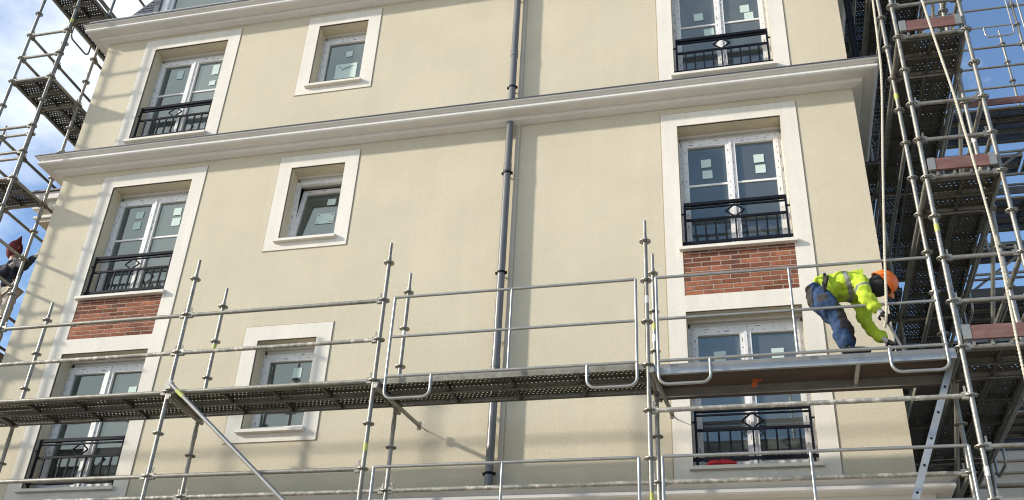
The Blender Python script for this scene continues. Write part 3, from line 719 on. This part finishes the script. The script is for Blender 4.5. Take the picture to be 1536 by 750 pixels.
# ================================================================== LEFT CORNER SCAFFOLD
ls = thing('corner_scaffold', 'scaffold tower with short decks against cloudy sky at the left corner of the facade', 'scaffold', (-10.9, .5, -1.6))
LA, LB_ = -11.29, -10.565; LY = [-.57, .16, 2.73]
for x in (LA, LB_):
    for y in LY:
        standard(ls, x, y, 14.9, 14.43, 4.9, tapes=[(11.6, TAPE)] if (x, y) == (LB_, LY[0]) else (), joint=(10.2, 12.2, 8.2))
for z in (12.43, 10.43, 8.43, 5.93, 3.93):
    for y in LY: ledger(ls, (LA, y, z), (LB_, y, z), 'transom')
    for dz in (.5, 1.0):
        ledger(ls, (LA, LY[0], z+dz), (LB_, LY[0], z+dz), 'transom')
        ledger(ls, (LA, LY[0], z+dz), (LA, LY[1], z+dz), 'transom')
        ledger(ls, (LA, LY[1], z+dz), (LA, LY[2], z+dz))
    if z > 6: ledger(ls, (LB_, LY[1], z+1.0), (LB_, LY[2], z+1.0))
    for x in (LA, LB_): ledger(ls, (x, LY[0], z), (x, LY[1], z), 'transom'); ledger(ls, (x, LY[1], z), (x, LY[2], z))
    for k in range(2):
        y0 = LY[0]+.03+k*.335; steel_deck(ls, LA+.03, LB_-.03, y0, y0+.32, z-.03)
        if z != 8.43:
            xx = LA+.035+k*.335; steel_deck(ls, xx, xx+.32, LY[1]+.03, LY[2]-.03, z-.03, 'y')
guard_frame(ls, LY[1]+.1, LY[2]-.1, 12.43, axis='y', c=LA-.045, mids=0)
ledger(ls, (LB_, LY[0], 7.43), (LB_, LY[1], 7.43), 'transom'); ledger(ls, (LB_, LY[0], 6.93), (LB_, LY[1], 6.93), 'transom')
# lower outer wing of the left scaffold
standard(ls, -11.86, .16, 9.97, 9.93, 6.0)
for z in (9.93, 9.43, 8.93): ledger(ls, (-14.4, .16, z), (-11.86, .16, z)); ledger(ls, (-11.86, .16, z), (LA, .16, z), 'transom')

# ================================================================== LADDER
la = thing('ladder', 'aluminium ladder with punched stiles leaning under the deck beside the right corner post', 'ladder', (1.0, -.8, 2.43))
A, B = Vector((1.93, 0, 4.46)), Vector((1.14, 0, 2.47))
d = (A-B).normalized()
for yy in (-1.0, -.68):
    s = MB(); c = (A+B)/2; c.y = yy; n = Vector((d.z, 0, -d.x))
    s.obox(c, d*((A-B).length/2), Vector((0, .012, 0)), n*.032, 0)
    k = .12
    while k < (A-B).length:
        p = B+d*k; p.y = yy-.0125 if yy < -.8 else yy+.0125; q = MB()
        s.tube([p-Vector((0, .002, 0)), p+Vector((0, .002, 0))], .013, 8, 1); k += .28
    s.build('stile', [ALU, RAIL], la)
k = .12
while k < (A-B).length:
    p = B+d*k; s = MB(); s.tube([(p.x, -.988, p.z), (p.x, -.692, p.z)], .014, 8); s.build('rung', ALU, la); k += .28

# ================================================================== ROPES, RED RAG
def smooth(pts, n=8):
    pts = [Vector(p) for p in pts]; o = []
    for i in range(len(pts)-1):
        p0, p1, p2, p3 = pts[max(i-1, 0)], pts[i], pts[i+1], pts[min(i+2, len(pts)-1)]
        for k in range(n):
            t = k/n; o.append(.5*((2*p1)+(p2-p0)*t+(2*p0-5*p1+4*p2-p3)*t*t+(3*p1-p0-3*p2+p3)*t**3))
    return o+[pts[-1]]
def rope(pts, label):
    c = smooth(pts, 40); m = MB(); L0 = 0.0
    for ph in (0, 2.094, 4.189):                                              # three twisted strands
        q = []; s = 0
        for i, p in enumerate(c):
            if i: s += (c[i]-c[i-1]).length
            a = s*55+ph; q.append(p+Vector((math.cos(a), math.sin(a), 0))*.0065)
        m.tube(q, .0085, 6)
    return tag(m.build('rope', ROPE, None, pts[-1]), label, 'rope')
rope([(1.82, -1.36, 10.2), (1.76, -1.36, 9.0), (1.73, -1.36, 8.36), (1.69, -1.36, 7.76), (1.54, -1.36, 6.57), (1.41, -1.36, 5.49), (1.34, -1.35, 4.86), (1.31, -1.25, 4.70)], 'pale rope hanging down in front of the orange helmet')
rope([(2.20, -1.6, 9.6), (2.24, -1.6, 8.67), (2.28, -1.6, 8.05), (2.34, -1.6, 7.27), (2.36, -1.6, 6.81), (2.38, -1.6, 6.37), (2.41, -1.6, 5.18), (2.38, -1.6, 3.98), (2.36, -1.6, 1.5)], 'pale twisted rope hanging across the front of the right scaffold tower')
rg = bmesh.new(); bmesh.ops.create_uvsphere(rg, u_segments=20, v_segments=10, radius=1)
for v in rg.verts:
    a = math.atan2(v.co.y, v.co.x); k = 1+.12*math.sin(3*a+1)+.06*math.sin(7*a)
    v.co.x *= .16*k; v.co.y *= .05*k; v.co.z = max(v.co.z, -.45)*(.034+.012*math.sin(4*a)+.008*math.sin(9*a))
me = bpy.data.meshes.new('rag'); rg.to_mesh(me); rg.free(); me.materials.append(REDP); me.polygons.foreach_set('use_smooth', [True]*len(me.polygons))
tag(link('rag', me, None, (-.42, -.02, 3.80)), 'crumpled red rag lying on the window sill below the plywood deck', 'rag')

# ================================================================== PEOPLE
def skin(name, pts, edges, radii, mats, parent, sub=2, root=0, rule=None, wr=0.0):
    me = bpy.data.meshes.new(name+'_cage'); base = wloc(parent)
    names = list(pts); me.from_pydata([tuple(Vector(pts[k])-base) for k in names], [(names.index(a), names.index(b)) for a, b in edges], []); me.update()
    o = bpy.data.objects.new(name, me); C.objects.link(o)
    md = o.modifiers.new('skin', 'SKIN'); md.use_smooth_shade = True; md.branch_smoothing = .6
    for i, k in enumerate(names):
        r = radii[k]; r = r if isinstance(r, tuple) else (r, r)
        me.skin_vertices[0].data[i].radius = r; me.skin_vertices[0].data[i].use_root = (i == root)
    s = o.modifiers.new('sub', 'SUBSURF'); s.levels = sub; s.render_levels = sub
    dg = bpy.context.evaluated_depsgraph_get(); nm = bpy.data.meshes.new_from_object(o.evaluated_get(dg)); nm.name = name
    bpy.data.objects.remove(o); bpy.data.meshes.remove(me)
    if wr:                                                                    # folds in the cloth
        nv = [v.normal.copy() for v in nm.vertices]
        for v, n_ in zip(nm.vertices, nv):
            p = v.co+base
            k = noise.noise(Vector((p.x*9, p.y*7, p.z*12)))*.7+noise.noise(Vector((p.x*20, p.y*14, p.z*22))+Vector((5, 3, 1)))*.45
            v.co += n_*wr*k
        nm.update()
    nm.materials.clear()
    for M_ in (mats if isinstance(mats, list) else [mats]): nm.materials.append(M_)
    for p in nm.polygons:
        p.use_smooth = True; p.material_index = rule(p.center+base) if rule else 0
    ob = bpy.data.objects.new(name, nm); C.objects.link(ob); ob.parent = parent
    return ob
def ellipsoid(name, c, ax, mats, parent, rot=None, cut=None, seg=28, rule=None, shape=None):
    bm = bmesh.new(); bmesh.ops.create_uvsphere(bm, u_segments=seg, v_segments=seg//2, radius=1)
    if shape:
        for v in bm.verts: shape(v.co)
    if cut is not None: bmesh.ops.bisect_plane(bm, geom=bm.verts[:]+bm.edges[:]+bm.faces[:], plane_co=(0, 0, cut), plane_no=(0, 0, -1), clear_outer=True)
    M_ = (rot or Matrix.Identity(3)) @ Matrix.Diagonal(ax)
    for v in bm.verts: v.co = M_ @ v.co + Vector(c) - wloc(parent)
    me = bpy.data.meshes.new(name); bm.to_mesh(me); bm.free()
    for m_ in (mats if isinstance(mats, list) else [mats]): me.materials.append(m_)
    me.polygons.foreach_set('use_smooth', [True]*len(me.polygons))
    o = bpy.data.objects.new(name, me); C.objects.link(o); o.parent = parent
    return o
def frame3(zaxis, xhint):
    z = Vector(zaxis).normalized(); x = Vector(xhint); x = (x-z*x.dot(z)).normalized(); return Matrix((x, z.cross(x), z)).transposed()
def glove(parent, wrist, palm_dir, curl_dir, side, mats, size=1.0):
    """palm and five separate curled fingers in one continuous mesh"""
    w_, d, c = Vector(wrist), Vector(palm_dir).normalized(), Vector(curl_dir).normalized(); c = (c-d*c.dot(d)).normalized(); s = d.cross(c)*side
    k = size; pts = {'w': w_-d*.05*k, 'w2': w_, 'p': w_+d*.05*k, 'k': w_+d*.085*k}; ed = [('w', 'w2'), ('w2', 'p'), ('p', 'k')]
    rad = {'w': .033*k, 'w2': .03*k, 'p': (.030*k, .030*k), 'k': .026*k}
    for i, (off, l) in enumerate(((-.033, .9), (-.011, 1.0), (.011, .95), (.033, .78))):
        b0 = w_+d*.088*k+s*off*k; b1 = b0+(d*.8+c*.5)*.036*l*k; b2 = b1+(d*.1+c*1.0)*.028*l*k; b3 = b2+(-d*.5+c*.6)*.024*l*k
        for n, q in zip('abcd', (b0, b1, b2, b3)): pts[n+str(i)] = q; rad[n+str(i)] = .0115*k if n != 'd' else .009*k
        ed += [('k', 'a%d' % i), ('a%d' % i, 'b%d' % i), ('b%d' % i, 'c%d' % i), ('c%d' % i, 'd%d' % i)]
    t0 = w_+d*.03*k-s*.036*k; t1 = t0+(d*.5-s*.3+c*.6)*.036*k; t2 = t1+(d*.4+c*.8+s*.3)*.03*k
    for n, q, r in (('t0', t0, .014), ('t1', t1, .0125), ('t2', t2, .010)): pts[n] = q; rad[n] = r*k
    ed += [('p', 't0'), ('t0', 't1'), ('t1', 't2')]
    return skin('glove', pts, ed, rad, mats, parent, 2, 0, (lambda p: 1 if (p-w_).dot(d) < .035*k and len(mats) > 1 else 0) if isinstance(mats, list) else None)

# --- the bending worker
wk = thing('person', 'worker in orange helmet, yellow jacket and blue jeans bending over on the deck', 'person', (1.0, -1.03, 4.42))
J = dict(pel=(.70, -1.03, 5.205), sp1=(.87, -1.03, 5.285), sp2=(1.02, -1.03, 5.305), ch=(1.14, -1.03, 5.275), nk=(1.245, -1.03, 5.27), hd=(1.33, -1.03, 5.255), hd2=(1.42, -1.03, 5.285),
         hN=(.70, -1.125, 5.15), kN=(.885, -1.15, 4.83), aN=(.925, -1.14, 4.51), fN=(.97, -1.14, 4.455), tN=(1.13, -1.15, 4.445),
         hF=(.71, -.935, 5.15), kF=(.97, -.91, 4.85), aF=(.975, -.91, 4.51), fF=(1.02, -.91, 4.455), tF=(1.18, -.90, 4.445),
         sN=(1.13, -1.215, 5.24), eN=(1.175, -1.265, 4.975), wN=(1.275, -1.24, 4.845), sF=(1.15, -.85, 5.20), eF=(1.19, -.86, 4.88), wF=(1.32, -1.0, 4.635))
E_ = [('pel', 'sp1'), ('sp1', 'sp2'), ('sp2', 'ch'), ('ch', 'nk'), ('nk', 'hd'), ('hd', 'hd2'), ('pel', 'hN'), ('hN', 'kN'), ('kN', 'aN'), ('aN', 'fN'), ('fN', 'tN'), ('pel', 'hF'), ('hF', 'kF'), ('kF', 'aF'), ('aF', 'fF'), ('fF', 'tF'),
      ('ch', 'sN'), ('sN', 'eN'), ('eN', 'wN'), ('ch', 'sF'), ('sF', 'eF'), ('eF', 'wF')]
RB = dict(pel=.06, sp1=.075, sp2=.1, ch=.105, nk=.055, hd=.07, hd2=.085, hN=.045, kN=.045, aN=.036, fN=.036, tN=.03, hF=.045, kF=.045, aF=.036, fF=.036, tF=.03, sN=.045, eN=.036, wN=.027, sF=.045, eF=.036, wF=.027)
skin('body', J, E_, RB, SKIN, wk)
def sub(keys): return {k: J[k] for k in keys}
jk = sub(['sp1', 'sp2', 'ch', 'nk', 'sN', 'eN', 'wN', 'sF', 'eF', 'wF']); jk['hem'] = (.80, -1.03, 5.25); jk['hem2'] = (.755, -1.03, 5.225)
jr = dict(hem2=(.15, .165), hem=(.155, .17), sp1=(.14, .155), sp2=(.145, .165), ch=(.135, .16), nk=.078, sN=.10, eN=.082, wN=.056, sF=.095, eF=.075, wF=.054)
def jrule(p):
    if .985 < p.x+.25*(p.z-5.3) < 1.035 and p.z > 5.12 and p.y > -1.23: return 1
    a = (Vector(J['eN'])-Vector(J['sN'])); t = (p-Vector(J['sN'])).dot(a)/a.length_squared
    if .42 < t < .58 and p.y < -1.14 and p.x > 1.05: return 1
    if p.x < .80 and p.z < 5.14: return 0
    return 0
skin('jacket', jk, [('hem2', 'hem'), ('hem', 'sp1'), ('sp1', 'sp2'), ('sp2', 'ch'), ('ch', 'nk'), ('ch', 'sN'), ('sN', 'eN'), ('eN', 'wN'), ('ch', 'sF'), ('sF', 'eF'), ('eF', 'wF')], jr, [HIVIS, REFL], wk, 4, 1, jrule, .034)
jn = sub(['pel', 'hN', 'kN', 'aN', 'hF', 'kF', 'aF', 'sp1']); jn['sp1'] = (.83, -1.03, 5.25); jn['aN'] = (.925, -1.14, 4.475); jn['aF'] = (.975, -.91, 4.475)
jn['mN'] = (.79, -1.145, 4.99); jn['mF'] = (.84, -.92, 5.0); jn['cN'] = (.905, -1.145, 4.64); jn['cF'] = (.97, -.91, 4.66)
def trule(p):
    if p.x < .66 and 5.02 < p.z < 5.27 and p.y < -.9: return 1
    if p.x > .87+.3*(4.95-p.z)*.3 and 4.68 < p.z < 4.99 and p.y < -.9: return 1
    if .70 < p.x < .80 and 4.99 < p.z < 5.08 and p.y < -1.15: return 1
    return 0
skin('jeans', jn, [('sp1', 'pel'), ('pel', 'hN'), ('hN', 'mN'), ('mN', 'kN'), ('kN', 'cN'), ('cN', 'aN'), ('pel', 'hF'), ('hF', 'mF'), ('mF', 'kF'), ('kF', 'cF'), ('cF', 'aF')],
     dict(sp1=.145, pel=(.165, .17), hN=.14, mN=.122, kN=.096, cN=.084, aN=.088, hF=.13, mF=.112, kF=.092, cF=.08, aF=.084), [DENIM, PATCH], wk, 4, 1, trule, .026)
for s in 'NF':
    a, f, t_ = Vector(J['a'+s]), Vector(J['f'+s]), Vector(J['t'+s])
    skin('boot', dict(a=a+Vector((0, 0, .07)), h=Vector((a.x-.02, a.y, 4.465)), f=f+Vector((.03, 0, .01)), t=t_+Vector((-.02, 0, .012)), e=t_+Vector((.03, 0, .008))), [('a', 'h'), ('h', 'f'), ('f', 't'), ('t', 'e')], dict(a=.056, h=.052, f=.05, t=.044, e=.03), BLACK, wk, 2)
# head: face looking down, dark hood, orange helmet with brim
up = Vector((.82, 0, .57)); fr_ = frame3(up, (.57, 0, -.82))
def face(co):
    if co.x > .75 and abs(co.y) < .22 and -.25 < co.z < .2: co.x += .22*(1-abs(co.y)/.22)      # nose
    if co.x > .6 and .05 < co.z < .3 and .2 < abs(co.y) < .5: co.x -= .08                       # eye sockets
    if co.x > .6 and -.55 < co.z < -.42: co.x -= .06                                             # mouth
    if co.z < -.2: co.y *= .86
ellipsoid('head', (1.365, -1.03, 5.25), (.098, .078, .118), SKIN, wk, fr_, seg=40, shape=face)
for sy in (-1, 1): ellipsoid('ear', Vector((1.365, -1.03+sy*.08, 5.262)), (.018, .012, .03), SKIN, wk, fr_, seg=12)
ellipsoid('hood', (1.345, -1.03, 5.245), (.116, .106, .145), BLACK, wk, fr_, seg=28)
hc = Vector((1.392, -1.03, 5.276))
h = ellipsoid('helmet', hc, (.138, .120, .135), HELM, wk, fr_, cut=-.12, seg=36)
bmh = MB()
up.normalize(); fx = fr_.col[0]; fy = fr_.col[1]
rim = []
for k in range(33):
    a = 2*math.pi*k/32; ca, sa = math.cos(a), math.sin(a); ext = .012+(.045*max(0, ca)**2)
    b0 = hc-up*.016+fx*ca*.137+fy*sa*.119; b1 = hc-up*(.022+.012*max(0, ca))+fx*ca*(.137+ext)+fy*sa*(.119+.012)
    rim.append((b0, b1, b1-up*.006, b0-up*.008))
for a, b in zip(rim[:-1], rim[1:]):
    for q in range(4): bmh.quad(a[q], b[q], b[(q+1) % 4], a[(q+1) % 4])
bmh.build('helmet_brim', HELM, wk)
rd = MB(); pr_ = []
for k in range(13):
    a = math.pi*(k/12); pr_.append(hc+fx*math.cos(a)*.138+up*(math.sin(a)*.137)-up*.0)
rd.tube(pr_, .008, 8); rd.build('helmet_ridge', HELM, wk)
glove(wk, J['wN'], (.55, 0, -.65), (.5, .1, -.6), 1, [BLACK, CUFF], 1.15)
glove(wk, J['wF'], (.75, -.1, -.65), (.3, -.3, -.7), -1, [BLACK, CUFF], 1.1)
bt = MB()
bt.tube([(.80+.02*math.sin(t*.7), -1.03-.172*math.cos(t), 5.235+.165*math.sin(t)) for t in [2*math.pi*k/24 for k in range(25)]], .016, 8, cap=False)
bt.build('tool_belt', BLACK, wk)
skin('tool_pouch', dict(a=(.835, -1.205, 5.30), b=(.81, -1.215, 5.25), c=(.80, -1.21, 5.20)), [('a', 'b'), ('b', 'c')], dict(a=(.03, .02), b=(.034, .022), c=(.02, .018)), PATCH, wk, 2, 0, None, .01)
hm = MB(); hm.tube([(.83, -1.23, 5.26), (.755, -1.22, 5.03)], .010, 8); hm.build('hammer_handle', RAIL, wk)
wk.location += Vector((0, -.06, .025))
po = MB(); po.tube([(1.27, -1.32, 4.925), (1.475, -1.11, 4.495)], .014, 8)
tag(po.build('tube', GALVN, None, (1.475, -1.11, 4.495)), 'short pale tube held in the gloved hands of the bending worker', 'tube')

# --- the worker on the left scaffold
w2 = thing('person', 'worker in dark red hood and navy jacket reaching towards the wall on the left scaffold', 'person', (-10.92, .42, 6.0))
K = dict(pel=(-10.92, .42, 7.08), sp=(-10.95, .42, 7.28), ch=(-10.98, .41, 7.50), nk=(-11.0, .40, 7.63), hd=(-11.02, .39, 7.75), hd2=(-11.02, .38, 7.86),
         hR=(-10.84, .42, 7.02), kR=(-10.80, .38, 6.55), aR=(-10.84, .44, 6.10), fR=(-10.80, .40, 6.05), tR=(-10.66, .36, 6.04),
         hL=(-11.0, .42, 7.02), kL=(-10.98, .40, 6.55), aL=(-11.02, .44, 6.10), fL=(-10.98, .40, 6.05), tL=(-10.84, .36, 6.04),
         sR=(-10.82, .38, 7.52), eR=(-10.64, .28, 7.38), wR=(-10.44, .22, 7.52), sL=(-11.14, .44, 7.50), eL=(-11.02, .26, 7.26), wL=(-10.80, .18, 7.36))
E2 = [('pel', 'sp'), ('sp', 'ch'), ('ch', 'nk'), ('nk', 'hd'), ('hd', 'hd2')]
for s in 'RL': E2 += [('pel', 'h'+s), ('h'+s, 'k'+s), ('k'+s, 'a'+s), ('a'+s, 'f'+s), ('f'+s, 't'+s), ('ch', 's'+s), ('s'+s, 'e'+s), ('e'+s, 'w'+s)]
rr = dict(pel=.11, sp=.11, ch=.125, nk=.055, hd=.08, hd2=.08)
for s in 'RL': rr.update({'h'+s: .08, 'k'+s: .055, 'a'+s: .038, 'f'+s: .04, 't'+s: .03, 's'+s: .06, 'e'+s: .04, 'w'+s: .028})
skin('body', K, E2, rr, SKIN, w2)
skin('jacket', {k: K[k] for k in ('pel', 'sp', 'ch', 'nk', 'sR', 'eR', 'wR', 'sL', 'eL', 'wL')}, [('pel', 'sp'), ('sp', 'ch'), ('ch', 'nk')]+[(a+s, b+s) if a != 'ch' else ('ch', 's'+s) for s in 'RL' for a, b in (('ch', 's'), ('s', 'e'), ('e', 'w'))],
     dict(pel=.145, sp=.15, ch=.155, nk=.085, sR=.09, eR=.07, wR=.05, sL=.09, eL=.07, wL=.05), NAVY, w2, 3, 1, None, .025)
skin('trousers', {k: K[k] for k in ('pel', 'hR', 'kR', 'aR', 'hL', 'kL', 'aL')}, [('pel', 'hR'), ('hR', 'kR'), ('kR', 'aR'), ('pel', 'hL'), ('hL', 'kL'), ('kL', 'aL')],
     dict(pel=.13, hR=.105, kR=.085, aR=.07, hL=.105, kL=.085, aL=.07), KHAKI, w2, 3, 0, None, .02)
for s in 'RL': skin('boot', dict(a=Vector(K['a'+s]), f=Vector(K['f'+s])+Vector((0, 0, .01)), t=Vector(K['t'+s])+Vector((0, 0, .01))), [('a', 'f'), ('f', 't')], dict(a=.055, f=.05, t=.04), BLACK, w2, 2)
fr2 = frame3((.1, -.1, 1), (.9, -.35, 0))
ellipsoid('head', (-11.02, .385, 7.80), (.098, .08, .12), SKIN, w2, fr2, seg=32, shape=face)
ellipsoid('hood', (-11.035, .392, 7.785), (.125, .115, .165), MAROON, w2, fr2, seg=28)
hp = MB(); hp.tube([(-11.0, .37, 7.88), (-10.96, .35, 7.95), (-10.935, .34, 8.0)], .05, 8, rs=[.07, .03, .006]); hp.build('hood_peak', MAROON, w2)
for s, cd in (('R', (0, 0, 1)), ('L', (.3, 0, .8))): glove(w2, K['w'+s], (.9, -.2, .4), cd, 1, [CUFF], 1.05)
